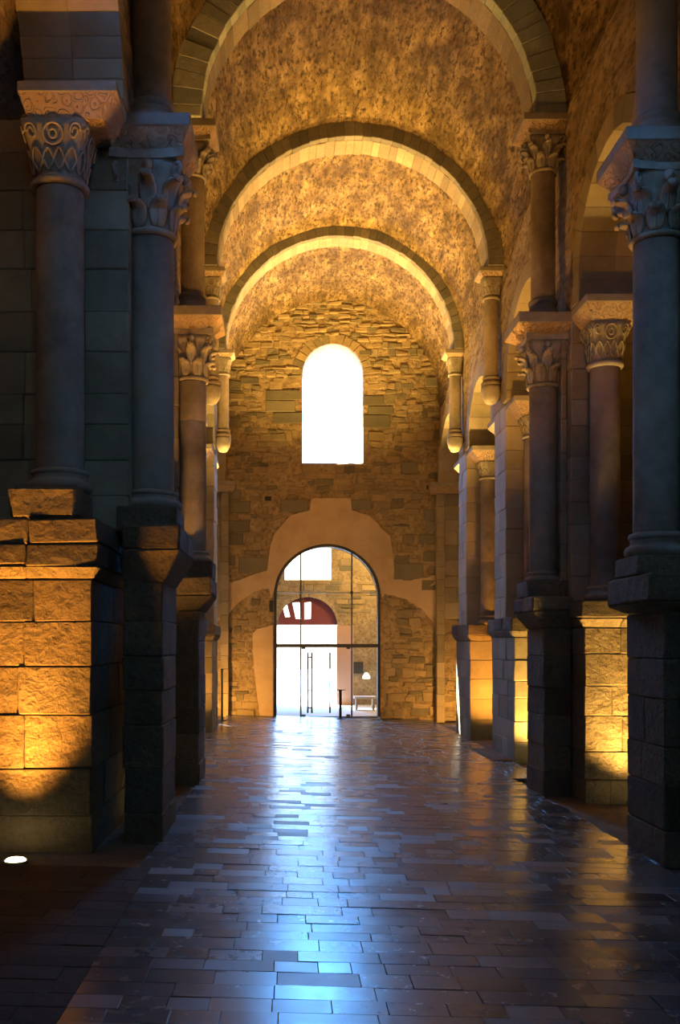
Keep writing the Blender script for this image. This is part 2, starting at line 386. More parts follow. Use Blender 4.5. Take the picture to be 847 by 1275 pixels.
def build_pier(side, k, p):
    rr = random.Random(100+k*7+(50 if side > 0 else 0))
    sname = 'right' if side > 0 else 'left'
    yc = sum(p['core'])/2; face = wx(side, yc); back = face+side*TH
    root = empty('stone_pier', (0, 0, 0))
    back = p.get('back', back)
    xa, xb = sorted((face+side*p.get('inset', .02), back))
    zf = fz(face)-.07
    near = k in (1, 2)
    # arcade plinth (carries the columns that face along the arcade)
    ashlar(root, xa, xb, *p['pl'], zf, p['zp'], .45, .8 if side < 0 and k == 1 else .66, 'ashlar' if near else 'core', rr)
    o4 = (.07, .07, .12, .12)
    h1 = p['zp']+.14; ch_ = .26
    if side < 0 and k == 1: ch_ = .48
    pxa, pxb = xa, xb
    fo = .08 if side < 0 and k == 1 else .14
    flare(root, pxa, pxb, *p['pl'], p['zp'], h1, (.08, .08, fo, .14), 'ashlar', rr)
    ashlar(root, pxa-.08, pxb+.08, p['pl'][0]-fo, p['pl'][1]+.14, h1, h1+ch_, .25, .7, 'ashlar', rr, .014, .02, 'cornice_block')
    zc0 = h1+ch_
    if side < 0 and k == 1: block('eroded_block', boxc(-2.90, -2.17, 9.87, 10.7, zc0, 3.87, .05, rr=rr), 'ashlar', root, .06)
    # core that rises to the imposts
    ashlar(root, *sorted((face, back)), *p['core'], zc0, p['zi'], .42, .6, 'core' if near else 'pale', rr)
    if p['nave']:
        n0 = face-side*.0; n1 = (3.92 if side > 0 else -1.35)
        a, b = sorted((n0, n1))
        ashlar(root, a, b, *p['nave'], fz(n1)-.06, p['zp'], .43, .8, 'ashlar', rr, .008)
        h = p['zp']; st = p['steps']
        ov = (.2, 0, .12, .12) if side > 0 else (0, .2, .12, .12)
        flare(root, a, b, *p['nave'], h, st[0], ov, 'ashlar', rr, .02, 1)
        ea = a-.2 if side > 0 else a; eb = b if side > 0 else b+.2
        ashlar(root, ea, eb, p['nave'][0]-.12, p['nave'][1]+.12, st[0], st[1], 1, .7, 'ashlar', rr, .015, .025, 'cornice_block')
        ca = p['colx']; 
        yc = p.get('colY', yc)
        ashlar(root, ca-.34, ca+.34, yc-.36, yc+.36, st[1], st[2], 1, 2, 'ashlar', rr, .008, .015, 'cornice_block')
        # rough bridge between column and wall above the cornice
        a2, b2 = sorted((face, ca+side*.2))
        ashlar(root, a2, b2, yc-.3, yc+.3, st[1], p['zi']-.2, .45, 2, 'core', rr)
    tail = {1: ', with the glowing lamp in the paving before it' if side < 0 else ', its plinth dark'}.get(k, '')
    tag(root, f"{ORD[k]} ashlar stone pier from the glass door wall, to the {sname} of the door", 'pier', 'stone piers of the nave')
PR[1].update(steps=(2.64, 2.95, 3.15), colx=4.05); PR[2].update(steps=(2.71, 2.94, 3.19), colx=4.05)
PL[1].update(steps=(3.23, 3.5, 3.76), colx=-1.57, colY=11.2); PL[2].update(steps=(2.97, 3.24, 3.52), colx=-1.5)
for k, p in enumerate(PR): build_pier(1, k, p)
for k, p in enumerate(PL): build_pier(-1, k, p)

def build_wall(side, piers, name):
    root = struct(empty(name))
    # bottom profile
    bays = []
    for a, b in zip(piers, piers[1:]+[None]):
        ya = a['core'][1]+.42; yb = b['core'][0]-.42 if b else Y1-.28
        zs = max(a['zi'], b['zi']) if b else a['zi']
        bays.append((ya, yb, zs))
    bays.insert(0, (Y0+.3, piers[0]['core'][0]-.42, piers[0]['zi']))
    RT = .34
    def zb(y):
        for ya, yb, zs in bays:
            ym, r = (ya+yb)/2, (yb-ya)/2+RT
            if ya-RT < y < yb+RT:
                rz = min(r, vzc(ym)-zs-.35) if r > 2.0 else r
                return zs+rz*math.sqrt(max(0, 1-((y-ym)/r)**2)), True
        z = 7.4
        for p in piers:
            if p['core'][0]-.6 < y < p['core'][1]+.6: z = p['zi']
        return z, False
    ys = set()
    y = Y0
    while y < Y1: ys.add(round(y, 3)); y += .14
    ys.add(Y1)
    for ya, yb, zs in bays:
        ys.add(round(ya-RT+.001, 4)); ys.add(round(yb+RT-.001, 4))
        for q in range(1, 24): ys.add(round((ya+yb)/2-((yb-ya)/2+RT)*math.cos(PI*q/24), 4))
    ys = sorted(ys); nr = 16; mb = MB(); n = nr+1
    def col(y):
        z0 = zb(y)[0]; z1 = vzc(y)+.02; x = wx(side, y)
        out = []
        for j in range(n):
            z = z0+(z1-z0)*j/nr; d = nz((x, y, z), 1.2, .05)+nz((x, y, z), 5, .022)
            out.append((x+side*(d if 0 < j else 0), y, z))
        return out
    for i, y in enumerate(ys): mb.v += col(y)
    back0 = len(mb.v)
    for y in ys: x = wx(side, y)+side*TH; mb.v += [(x, y, zb(y)[0]), (x, y, vzc(y)+.5)]
    for i in range(len(ys)-1):
        for j in range(nr): mb.f.append((i*n+j, i*n+j+1, (i+1)*n+j+1, (i+1)*n+j))
        b = back0+2*i
        mb.f.append((b, b+2, b+3, b+1)); mb.f.append((i*n, (i+1)*n, b+2, b))
    mb.build('wall_face', 'wall', root)
    # arcade arch rings
    rr = random.Random(5+side)
    for bi, (ya, yb, zs) in enumerate(bays):
        ym, r = (ya+yb)/2, (yb-ya)/2; rz = min(r, vzc(ym)-zs-.35-RT) if r+RT > 2.0 else r
        x0 = wx(side, ym)-side*.015; x1 = x0+side*(TH+.03); nv = max(9, int(PI*r/.33)); xm = x0+(x1-x0)*.5
        for q in range(nv):
            a0, a1 = PI*q/nv, PI*(q+1)/nv
            for half in range(2):
                xa, xb2 = ((x0, xm), (xm, x1))[half]
                cs = []
                for i in range(8):
                    rad = (0, RT)[i >> 2 & 1]; a = (a0, a1)[i >> 1 & 1]
                    cs.append(((xa, xb2)[i & 1]+rr.uniform(-.004, .004), ym+(r+rad)*math.cos(a), zs+(rz+rad)*math.sin(a)))
                block('voussoir', cs, 'core', root, .008)
        for yy, pk in ((ya, bi-1), (yb, bi)):          # springers levelling the lower impost
            if 0 <= pk < len(piers) and zs-piers[pk]['zi'] > .02:
                e = (yy-RT-.1, yy) if yy == ya else (yy, yy+RT+.1)
                block('springer', boxc(*sorted((x0, x1)), *e, piers[pk]['zi'], zs, .004, rr=rr), 'core', root)
    return root
build_wall(1, PR, 'wall_right'); build_wall(-1, PL, 'wall_left')

# ------------------------------------------------------------------ end wall with the door and the window
EY = Y1; ET = 1.25
DX, DR, DS = px(407.5, EY), 66.5*EY/F, pz(743.5, EY)      # door centre, radius, spring height
WX, WR, WS, WB = px(414.5, EY), 37.8*EY/F, pz(466.5, EY), pz(576.5, EY)
VX, VR, VZ = vcx(EY), vrx(EY), vzc(EY)
def door_top(x): d = (x-DX)/DR; return DS+DR*math.sqrt(1-d*d) if abs(d) < 1 else None
def win_top(x): d = (x-WX)/WR; return WS+WR*math.sqrt(1-d*d) if abs(d) < 1 else None
def arc_xs(c, r, n): return [c-r*math.cos(PI*i/n) for i in range(n+1)]
end = struct(empty('wall_end'))
EX0, EX1 = VX-VR-2.6, VX+VR+2.6
def end_wall():
    xs = sorted(set([EX0, EX1]+[round(v, 5) for v in arc_xs(DX, DR, 24)+arc_xs(WX, WR, 24)+[EX0+(EX1-EX0)*i/60 for i in range(61)]]))
    mb = MB(); eps = 1e-4; ZT = 13.6
    def quad(xa, xb, za0, za1, zb0, zb1, nseg=None):
        h = max(za1-za0, zb1-zb0)
        if h < 1e-4: return
        ns = max(1, int(h/.3))
        for face_y, flip in ((EY, False), (EY+ET, True)):
            v = []; 
            for s in range(ns+1):
                t = s/ns; v += [(xa, face_y, za0+(za1-za0)*t), (xb, face_y, zb0+(zb1-zb0)*t)]
            f = [(2*s, 2*s+1, 2*s+3, 2*s+2) for s in range(ns)]
            if flip: f = [tuple(reversed(q)) for q in f]
            mb.add(v, f)
    def solid(x, side):
        x2 = x+side*eps; d = door_top(x2); w_ = win_top(x2)
        iv = []
        lo = -.45
        if d is not None: lo = (door_top(min(max(x, DX-DR+1e-9), DX+DR-1e-9)))
        if w_ is not None: iv = [(lo, WB), (win_top(min(max(x, WX-WR+1e-9), WX+WR-1e-9)), ZT)]
        else: iv = [(lo, ZT)]
        return iv
    for a, b in zip(xs, xs[1:]):
        A, B = solid(a, 1), solid(b, -1)
        if len(A) != len(B): continue
        for (p0, p1), (q0, q1) in zip(A, B): quad(a, b, p0, p1, q0, q1)
    # reveals
    def reveal(pts):
        v = []
        for (x, z) in pts: v += [(x, EY, z), (x, EY+ET, z)]
        mb.add(v, [(2*i, 2*i+1, 2*i+3, 2*i+2) for i in range(len(pts)-1)])
    reveal([(DX-DR, -.45), (DX-DR, DS)]+[(DX-DR*math.cos(PI*i/32), DS+DR*math.sin(PI*i/32)) for i in range(33)]+[(DX+DR, DS), (DX+DR, -.45)])
    reveal([(WX-WR, WB), (WX-WR, WS)]+[(WX-WR*math.cos(PI*i/32), WS+WR*math.sin(PI*i/32)) for i in range(33)]+[(WX+WR, WS), (WX+WR, WB), (WX-WR, WB)])
    mb.build('wall_face', 'mortar', end)
end_wall()
ZX = lambda zx: px(260+.3778*zx, EY)
ZZ = lambda zy: pz(600+.3778*zy, EY)
P_TOP = [(20, 352), (45, 345), (130, 312), (195, 291), (200, 222), (215, 172), (270, 111), (335, 93), (337, 55), (470, 55), (472, 96), (530, 112), (600, 185), (609, 260), (612, 318), (660, 326), (765, 305), (775, 303)]
P_BOT = [(20, 470), (45, 440), (70, 430), (95, 400), (150, 362), (211, 343), (567, 348), (575, 365), (650, 385), (710, 425), (740, 465), (765, 520), (775, 530)]
B_TOP = [(145, 500), (160, 486), (212, 470)]; B_BOT = [(145, 560), (152, 640), (168, 772), (212, 775)]
def panel(name, top, bot, cut_door, th=.035):
    x0, x1 = top[0][0], top[-1][0]; mb = MB(); n = 140; rows = []
    jr = random.Random(11)
    for i in range(n+1):
        zx = x0+(x1-x0)*i/n; x = ZX(zx); zt = ZZ(interp(top, zx))+noise.noise(Vector((x*6, 0, 3)))*.04; zb = ZZ(interp(bot, zx))+noise.noise(Vector((x*6, 5, 3)))*.04
        d = (x-DX)/(DR+.012)
        if cut_door and abs(d) < 1: zb = max(DS, DS+(DR+.012)*math.sqrt(1-d*d)); zt = max(zt, zb+.02)
        elif cut_door and abs(d) < 1.06: zb = min(zb, DS)
        rows.append((x, min(zb, zt-.01), zt))
    V = mb.v
    for (x, zb, zt) in rows: V += [(x, EY-th, zb), (x, EY-th, zt), (x, EY+.01, zb-.02), (x, EY+.01, zt+.02)]
    for i in range(n):
        a = 4*i; b = a+4
        mb.f += [(a, b, b+1, a+1), (a+1, b+1, b+3, a+3), (a+2, b+2, b, a)]
    mb.f += [(0, 1, 3, 2), (4*n, 4*n+2, 4*n+3, 4*n+1)]
    return mb.build(name, 'plaster', end)
panel('plaster_patch', P_TOP, P_BOT, True); panel('plaster_patch', B_TOP, B_BOT, False)
def in_plaster(x, z):
    zx = (x*F/EY+CXP-260)/.3778; zy = (CYP-(z-CAMZ)*F/EY-600)/.3778
    if 20 < zx < 775 and interp(P_TOP, zx)-4 < zy < interp(P_BOT, zx)+4: return True
    if 145 < zx < 212 and interp(B_TOP, zx)-4 < zy < interp(B_BOT, zx)+4: return True
    return False
HOLES = [(334, 621), (535, 607)]
BIG = [(331, 374, 486, 498), (331, 368, 499, 513), (340, 377, 514, 527), (452, 478, 493, 505), (458, 490, 506, 516), (452, 486, 517, 533),
       (278, 312, 624, 639), (281, 311, 648, 663), (276, 303, 664, 678), (275, 293, 692, 704), (297, 336, 694, 714), (527, 550, 634, 648), (530, 550, 649, 663), (521, 551, 666, 677),
       (527, 553, 687, 699), (490, 527, 702, 722), (525, 550, 722, 735), (438, 462, 622, 634), (349, 384, 622, 637), (283, 300, 610, 622), (500, 520, 575, 590), (530, 548, 470, 482), (300, 322, 470, 478)]
def stones():
    rr = random.Random(21); lst = []; bigs = []
    for (a, b, c, d) in BIG:
        bigs.append((px(a, EY), px(b, EY), pz(d, EY), pz(c, EY)))
    z = -.12
    while z < 12.7:
        h = rr.choice((.11, .14, .17, .2, .24)) if z < 8.6 else rr.choice((.1, .13, .16, .2))
        x = VX-VR-.05+rr.uniform(-.3, 0)
        while x < VX+VR+(1.3 if z < 7 else .1):
            l = rr.uniform(.18, .55) if z < 8.6 else rr.uniform(.16, .46)
            x1, z1 = x+l, z+h*rr.uniform(.6, 1.25)
            xm, zm = (x+x1)/2, (z+z1)/2; ok = rr.random() < .78
            if math.hypot(xm-VX, max(0, zm-VZ)) > VR+(1.4 if z < 7 else .05): ok = False
            for xx in (x+.02, xm, x1-.02):
                for zz in (z+.02, z1-.02):
                    dt = door_top(xx); wt = win_top(xx)
                    if dt is not None and zz < dt+.03: ok = False
                    if abs(xx-DX) < DR+.03 and zz < DS: ok = False
                    if wt is not None and WB-.02 < zz < wt+.03: ok = False
                    if abs(xx-WX) < WR+.03 and WB < zz < WS: ok = False
                    if in_plaster(xx, zz): ok = False
                    for (hx, hy) in HOLES:
                        if abs(xx-px(hx, EY)) < .15 and abs(zz-pz(hy, EY)) < .14: ok = False
                    for b in bigs:
                        if b[0]-.02 < xx < b[1]+.02 and b[2]-.02 < zz < b[3]+.02: ok = False
            if ok: lst.append((x, x1, z, z1))
            x = x1+.012
        z += h+.01
    lst.sort(key=lambda s: -(s[1]-s[0])*(s[3]-s[2]))
    def corners(s, pr, j):
        x0, x1, z0, z1 = s; cs = []
        for i in range(8):
            fy = EY-pr+rr.uniform(-.012, .012) if not i & 2 else EY+.03
            cs.append(((x0, x1)[i & 1]+rr.uniform(-j, j), fy, (z0, z1)[i >> 2 & 1]+rr.uniform(-j, j)))
        return cs
    mbs = MB()
    for i, s in enumerate(lst):
        cs = corners(s, rr.uniform(.005, .045), .038)
        if i < 260: block('stone', cs, 'rubble', end, .022)
        else: v, f = hexa(cs, .022); mbs.add(v, f, rr.random())
    stuff(mbs.build('stone_field', 'rubble_far', end, tint=True))
    for s in bigs: block('stone', corners(s, .035, .01), 'greystone', end, .015)
    for (hx, hy) in HOLES:      # putlog holes: dark plates paint the shade inside, framed by stones
        x, z = px(hx, EY), pz(hy, EY); m = MB()
        for (a, b, c, d) in ((-.15, .15, .07, .13), (-.15, .15, -.13, -.07), (-.17, -.1, -.07, .07), (.1, .17, -.07, .07)): bx(m, x+a, x+b, EY-.06, EY+.02, z+c, z+d)
        m.build('hole_frame', 'rubble', end)
        m = MB(); bx(m, x-.1, x+.1, EY-.012, EY+.02, z-.07, z+.07); m.build('hole_back', 'iron', end)
    # window surround voussoirs
    for q in range(15):
        a0, a1 = PI*q/15, PI*(q+1)/15; cs = []
        for i in range(8):
            rad = WR+.01+(0, rr.uniform(.26, .34))[i >> 2 & 1]; a = (a0+.01, a1-.01)[i & 1]
            cs.append((WX+rad*math.cos(a), (EY-.03, EY+.05)[i >> 1 & 1], WS+rad*math.sin(a)))
        block('voussoir', cs, 'rubble', end, .012)
stones()

# ------------------------------------------------------------------ glazed door
def arch_tube(mb, cx, cz, r0, r1, ya, yb, zbot, n=40):
    pts = [(-1, zbot)]
    path = [(cx-r0, zbot), *[(cx-r0*math.cos(PI*i/n), cz+r0*math.sin(PI*i/n)) for i in range(n+1)], (cx+r0, zbot)]
    path2 = [(cx-r1, zbot), *[(cx-r1*math.cos(PI*i/n), cz+r1*math.sin(PI*i/n)) for i in range(n+1)], (cx+r1, zbot)]
    v = []
    for (a, b) in zip(path, path2): v += [(a[0], ya, a[1]), (b[0], ya, b[1]), (b[0], yb, b[1]), (a[0], yb, a[1])]
    f = []
    for i in range(len(path)-1):
        for k in range(4): k2 = (k+1) % 4; f.append((4*i+k, 4*i+k2, 4*i+4+k2, 4*i+4+k))
    mb.add(v, f); return mb
GY = EY+.12
def gx(zx): return px(330+zx*.1889, GY)
def gz(zy): return pz(660+zy*.1889, GY)
door = struct(empty('door_1'))
ZF = fz(DX)
mb = MB(); arch_tube(mb, DX, DS, DR-.005, DR-.085, GY-.06, GY+.06, ZF); mb.build('door_frame', 'frame', door)
TZ = gz(762)
bx(MB(), DX-DR+.08, DX+DR-.08, GY-.05, GY+.05, TZ-.055, TZ+.055).build('transom', 'frame', door)
bx(MB(), DX-DR+.08, DX+DR-.08, GY-.05, GY+.05, ZF-.02, ZF+.02).build('threshold', 'frame', door)
xm1, xm2 = gx(236), gx(572)
def arch_z(x): d = (x-DX)/(DR-.08); return DS+(DR-.08)*math.sqrt(max(0, 1-d*d))
for x in (xm1, xm2):
    bx(MB(), x-.022, x+.022, GY-.03, GY+.03, TZ+.05, arch_z(x)).build('mullion', 'frame', door)
    bx(MB(), x-.024, x+.024, GY-.03, GY+.03, ZF, TZ-.05).build('mullion', 'frame', door)
bz = gz(413)
bx(MB(), DX-DR+.08, DX+DR-.08, GY-.012, GY+.012, bz-.015, bz+.015).build('glazing_bar', 'steel', door)
for x, mt in ((xm1, 'steel'), (xm2, 'iron')):
    m = MB(); sweep([(x, GY-.07, bz), (x, GY+.07, bz)], (.05, .05), (0, 0, 1), 12, m); m.build('glass_clamp', mt, door)
def pane(x0, x1, z0, z1f):
    m = MB(); n = 14; xs = [x0+(x1-x0)*i/n for i in range(n+1)]
    for x in xs: m.v += [(x, GY-.005, z0), (x, GY-.005, z1f(x)), (x, GY+.005, z0), (x, GY+.005, z1f(x))]
    for i in range(n):
        a = 4*i; b = a+4; m.f += [(a, b, b+1, a+1), (a+2, a+3, b+3, b+2), (a+1, b+1, b+3, a+3), (a, a+2, b+2, b)]
    m.f += [(0, 1, 3, 2), (4*n, 4*n+2, 4*n+3, 4*n+1)]
    m.build('glass_pane', 'glass', door)
L_, R_ = DX-DR+.085, DX+DR-.085
for a, b in ((L_, xm1-.018), (xm1+.018, xm2-.018), (xm2+.018, R_)):
    pane(a, b, TZ+.055, lambda x: max(TZ+.06, min(bz-.015, arch_z(x)))); pane(a, b, bz+.015, lambda x: max(bz+.016, arch_z(x)))
xmid = gx(395)
for a, b in ((L_, xm1-.018), (xm1+.018, xmid-.004), (xmid+.004, xm2-.018), (xm2+.018, R_)):
    pane(a, b, ZF+.02, lambda x: TZ-.055)
def pull(xa, xb):
    m = MB(); za, zb_ = gz(1205), gz(805)
    for x in ((xa, xb) if xb else (xa,)): sweep([(x, GY-.06, za), (x, GY-.06, zb_)], (.028, .028), (0, 1, 0), 8, m)
    for zq in (gz(838), gz(1055), gz(1170)):
        if xb: sweep([(xa, GY-.06, zq), (xb, GY-.06, zq)], (.022, .022), (0, 0, 1), 8, m)
    for x in ((xa, xb) if xb else (xa,)):
        for zq in (za+.1, zb_-.1): sweep([(x, GY-.06, zq), (x, GY, zq)], (.01, .01), (0, 0, 1), 8, m)
    m.build('pull_handle', 'iron', door)
pull(gx(282), gx(309)); pull(gx(428), None)
for x, z in ((gx(255), TZ-.075), (gx(550), TZ-.075), (gx(255), ZF+.05), (gx(550), ZF+.05)):
    bx(MB(), x-.06, x+.06, GY-.025, GY+.025, z-.03, z+.03).build('pivot', 'frame', door)
bx(MB(), px(335.5, EY), px(340.5, EY), EY-.16, EY-.03, pz(762, EY), pz(748, EY)).build('door_closer_box', 'iron', door)

# ------------------------------------------------------------------ narthex behind the glass and the daylight beyond
NY = 36.0
nar = struct(empty('wall_narthex'))
def NXp(zx): return px(330+zx*.1889, NY)
def NZp(zy): return pz(660+zy*.1889, NY)
AX, AR = NXp(280), (NXp(482)-NXp(80))/2; AS = NZp(440)-AR
AR = AR
w0, w1, wz0, wz1 = NXp(130), NXp(437), NZp(328), NZp(92)
def nwall():
    xs = sorted(set([-3.2, 5.9, w0, w1]+arc_xs(AX, AR, 24)+[-3.2+9.1*i/40 for i in range(41)])); m = MB(); e = 1e-5
    def iv(x, s):
        x2 = x+s*e; lo = -.2
        if abs(x2-AX) < AR: lo = AS+math.sqrt(max(0, AR*AR-(x-AX)**2))
        if w0 < x2 < w1: return [(lo, wz0), (wz1, 7.0)]
        return [(lo, 7.0)]
    for a, b in zip(xs, xs[1:]):
        for (p0, p1), (q0, q1) in zip(iv(a, 1), iv(b, -1)):
            m.add([(a, NY, p0), (b, NY, q0), (b, NY, q1), (a, NY, p1)], [(0, 1, 2, 3)]); m.add([(a, NY+.5, p0), (b, NY+.5, q0), (b, NY+.5, q1), (a, NY+.5, p1)], [(3, 2, 1, 0)])
    def rev(pts):
        v = []
        for (x, z) in pts: v += [(x, NY, z), (x, NY+.5, z)]
        m.add(v, [(2*i, 2*i+1, 2*i+3, 2*i+2) for i in range(len(pts)-1)])
    rev([(AX-AR, -.2), (AX-AR, AS)]+[(AX-AR*math.cos(PI*i/24), AS+AR*math.sin(PI*i/24)) for i in range(25)]+[(AX+AR, AS), (AX+AR, -.2)])
    rev([(w0, wz0), (w0, wz1), (w1, wz1), (w1, wz0), (w0, wz0)])
    m.build('wall_face', 'mortar', nar)
    m = MB(); YB = EY+ET
    bx(m, -3.4, -3.2, YB, NY+.5, -.2, 7); bx(m, 5.9, 6.1, YB, NY+.5, -.2, 7); m.build('side_wall', 'mortar', nar)
    m = MB(); bx(m, -3.4, 6.1, YB, NY+.5, 7.0, 7.2); m.build('narthex_roof', 'plaster', nar)
    m = MB(); bx(m, -3.4, 6.1, YB-ET, NY+.5, -.25, -.03); m.build('narthex_floor', 'paving', nar)
    # masonry courses on the narthex wall
    rr = random.Random(4); z = 3.4
    while z < 6.9:
        h = rr.uniform(.13, .24); x = AX-AR-.6
        while x < 4.4:
            l = rr.uniform(.25, .6); xm = x+l/2
            bad = (w0-.05 < x+l and x < w1+.05 and wz0-.05 < z+h and z < wz1+.05) or math.hypot(max(abs(xm-AX)-l/2, 0), max(z-AS, 0)) < AR+.08
            if not bad and rr.random() < .75: block('stone', boxc(x+.01, x+l-.01, NY-rr.uniform(.01, .04), NY+.03, z+.01, z+h-.01, .012, rr=rr), 'rubble', nar, .015)
            x += l
        z += h
nwall()
# tympanum of dark red boards with three slanting plates that glow as daylight through slits
ZT0 = NZp(625)
def tymp():
    yT = NY+.2; m = MB(); n = 28; xs = [AX-AR*math.cos(PI*i/n) for i in range(n+1)]
    for x in xs:
        zt = max(ZT0+.001, AS+math.sqrt(max(0, AR*AR-(x-AX)**2))); m.v += [(x, yT, ZT0), (x, yT, zt), (x, yT+.06, ZT0), (x, yT+.06, zt)]
    for i in range(n): a = 4*i; b = a+4; m.f += [(a, b, b+1, a+1), (a+2, a+3, b+3, b+2), (a, a+2, b+2, b)]
    root = tag(empty('tympanum_panel', (0, 0, 0)), 'dark red half-round panel over the outer doorway, with three bright slits', 'panel')
    m.build('board', 'red', root)
    for pts in (((105, 455), (140, 470), (165, 570), (135, 572)), ((182, 478), (228, 476), (242, 585), (205, 583)), ((262, 478), (304, 474), (302, 584), (262, 586))):
        v = [(NXp(a), y_, NZp(b)) for y_ in (yT-.012, yT+.01) for a, b in pts]
        mm = MB(); mm.add(v, [(3, 2, 1, 0), (4, 5, 6, 7)]+[(k, (k+1) % 4, 4+(k+1) % 4, 4+k) for k in range(4)]); mm.build('light_slit', 'lampglow', root)
tymp()
m = MB(); bx(m, -40, 40, NY+.5, 90, -.3, -.04); tag(m.build('forecourt', 'paving'), 'bright pale paving outside the outer doorway', 'paving')['kind'] = 'structure'
pan = MB(); bx(pan, NXp(470), NXp(580), NY-.3, NY-.24, ZF-.03, NZp(632))
tag(pan.build('wood_panel', 'wood'), 'pinkish wooden leaf standing open beside the bright outer doorway', 'door leaf')
q = MB(); bx(q, px(441, 34), px(458, 34), NY-.06, NY-.01, NZp(945), NZp(870)); tag(q.build('wall_sign', 'iron'), 'small dark rectangular notice board on the wall behind the glass door', 'sign')
lt = tag(empty('wall_lamp', (0, 0, 0)), 'small white lit lamp hanging behind the right glass pane', 'lamp')
lx, lz, ly = NXp(661), NZp(958), NY-.5
lathe([(.02, lz+.12), (.05, lz+.1), (.13, lz-.02), (.14, lz-.1), (.05, lz-.1)], 16, lx, ly).build('shade', 'lampglow', lt, True)
sweep([(lx, ly, lz+.1), (lx, ly, lz+.22), (lx, NY, lz+.22)], (.012, .012), (1, 0, 0), 6).build('bracket', 'iron', lt)
bn = tag(empty('bench', (0, 0, 0)), 'low pale bench behind the right pane of the glass door', 'bench')
bx(MB(), px(441, 33), px(468, 33), 32.8, 33.4, .36, .44).build('seat', 'white', bn)
for x in (px(443, 33), px(464, 33)): bx(MB(), x, x+.06, 32.85, 33.35, -.03, .36).build('leg', 'wood', bn)

# ------------------------------------------------------------------ aisles, apse end (daylight from behind the camera)
def aisle(side, name):
    m = MB(); xo = (7.6 if side > 0 else -5.0); xi = (5.4 if side > 0 else -2.8)
    n = 30; na = 10; ys = [Y0+(EY-Y0)*i/n for i in range(n+1)]
    prof = [(xo, -.2+8.2*j/10) for j in range(11)]+[(xo-(xo-xi)*math.sin(PI/2*j/na), 8.0+1.6*(1-math.cos(PI/2*j/na))) for j in range(1, na+1)]
    k = len(prof)
    for y in ys:
        for (x, z) in prof: m.v.append((x+nz((x, y, z), 1.5, .04), y, z))
    for i in range(n):
        for j in range(k-1):
            q = (i*k+j, (i+1)*k+j, (i+1)*k+j+1, i*k+j+1); m.f.append(q)
    struct(m.build(name, 'wall'))
aisle(1, 'wall_aisle_right'); aisle(-1, 'wall_aisle_left')
def apse():
    m = MB(); xs = [-6, -.4, .4, 2.2, 3.0, 9]
    for a, b in zip(xs, xs[1:]):
        win = (a, b) in ((-.4, .4), (2.2, 3.0))
        for z0, z1 in (((-.2, 9.2), (12.0, 14.5)) if win else ((-.2, 14.5),)): bx(m, a, b, Y0-.5, Y0, z0, z1)
    struct(m.build('wall_apse', 'wall'))
    for i, (a, b) in enumerate(((-.4, .4), (2.2, 3.0))):
        r_ = struct(empty(f'window_{i+2}'))
        bx(MB(), a, b, Y0-.26, Y0-.25, 9.2, 12.0).build('tinted_pane', 'amber_glass', r_)  # unseen pane added to neutralise the blue fill
        f_ = MB()
        for xx in (a, (a+b)/2-.02, b-.04): bx(f_, xx, xx+.04, Y0-.29, Y0-.22, 9.2, 12.0)
        f_.build('window_bars', 'iron', r_)
apse()

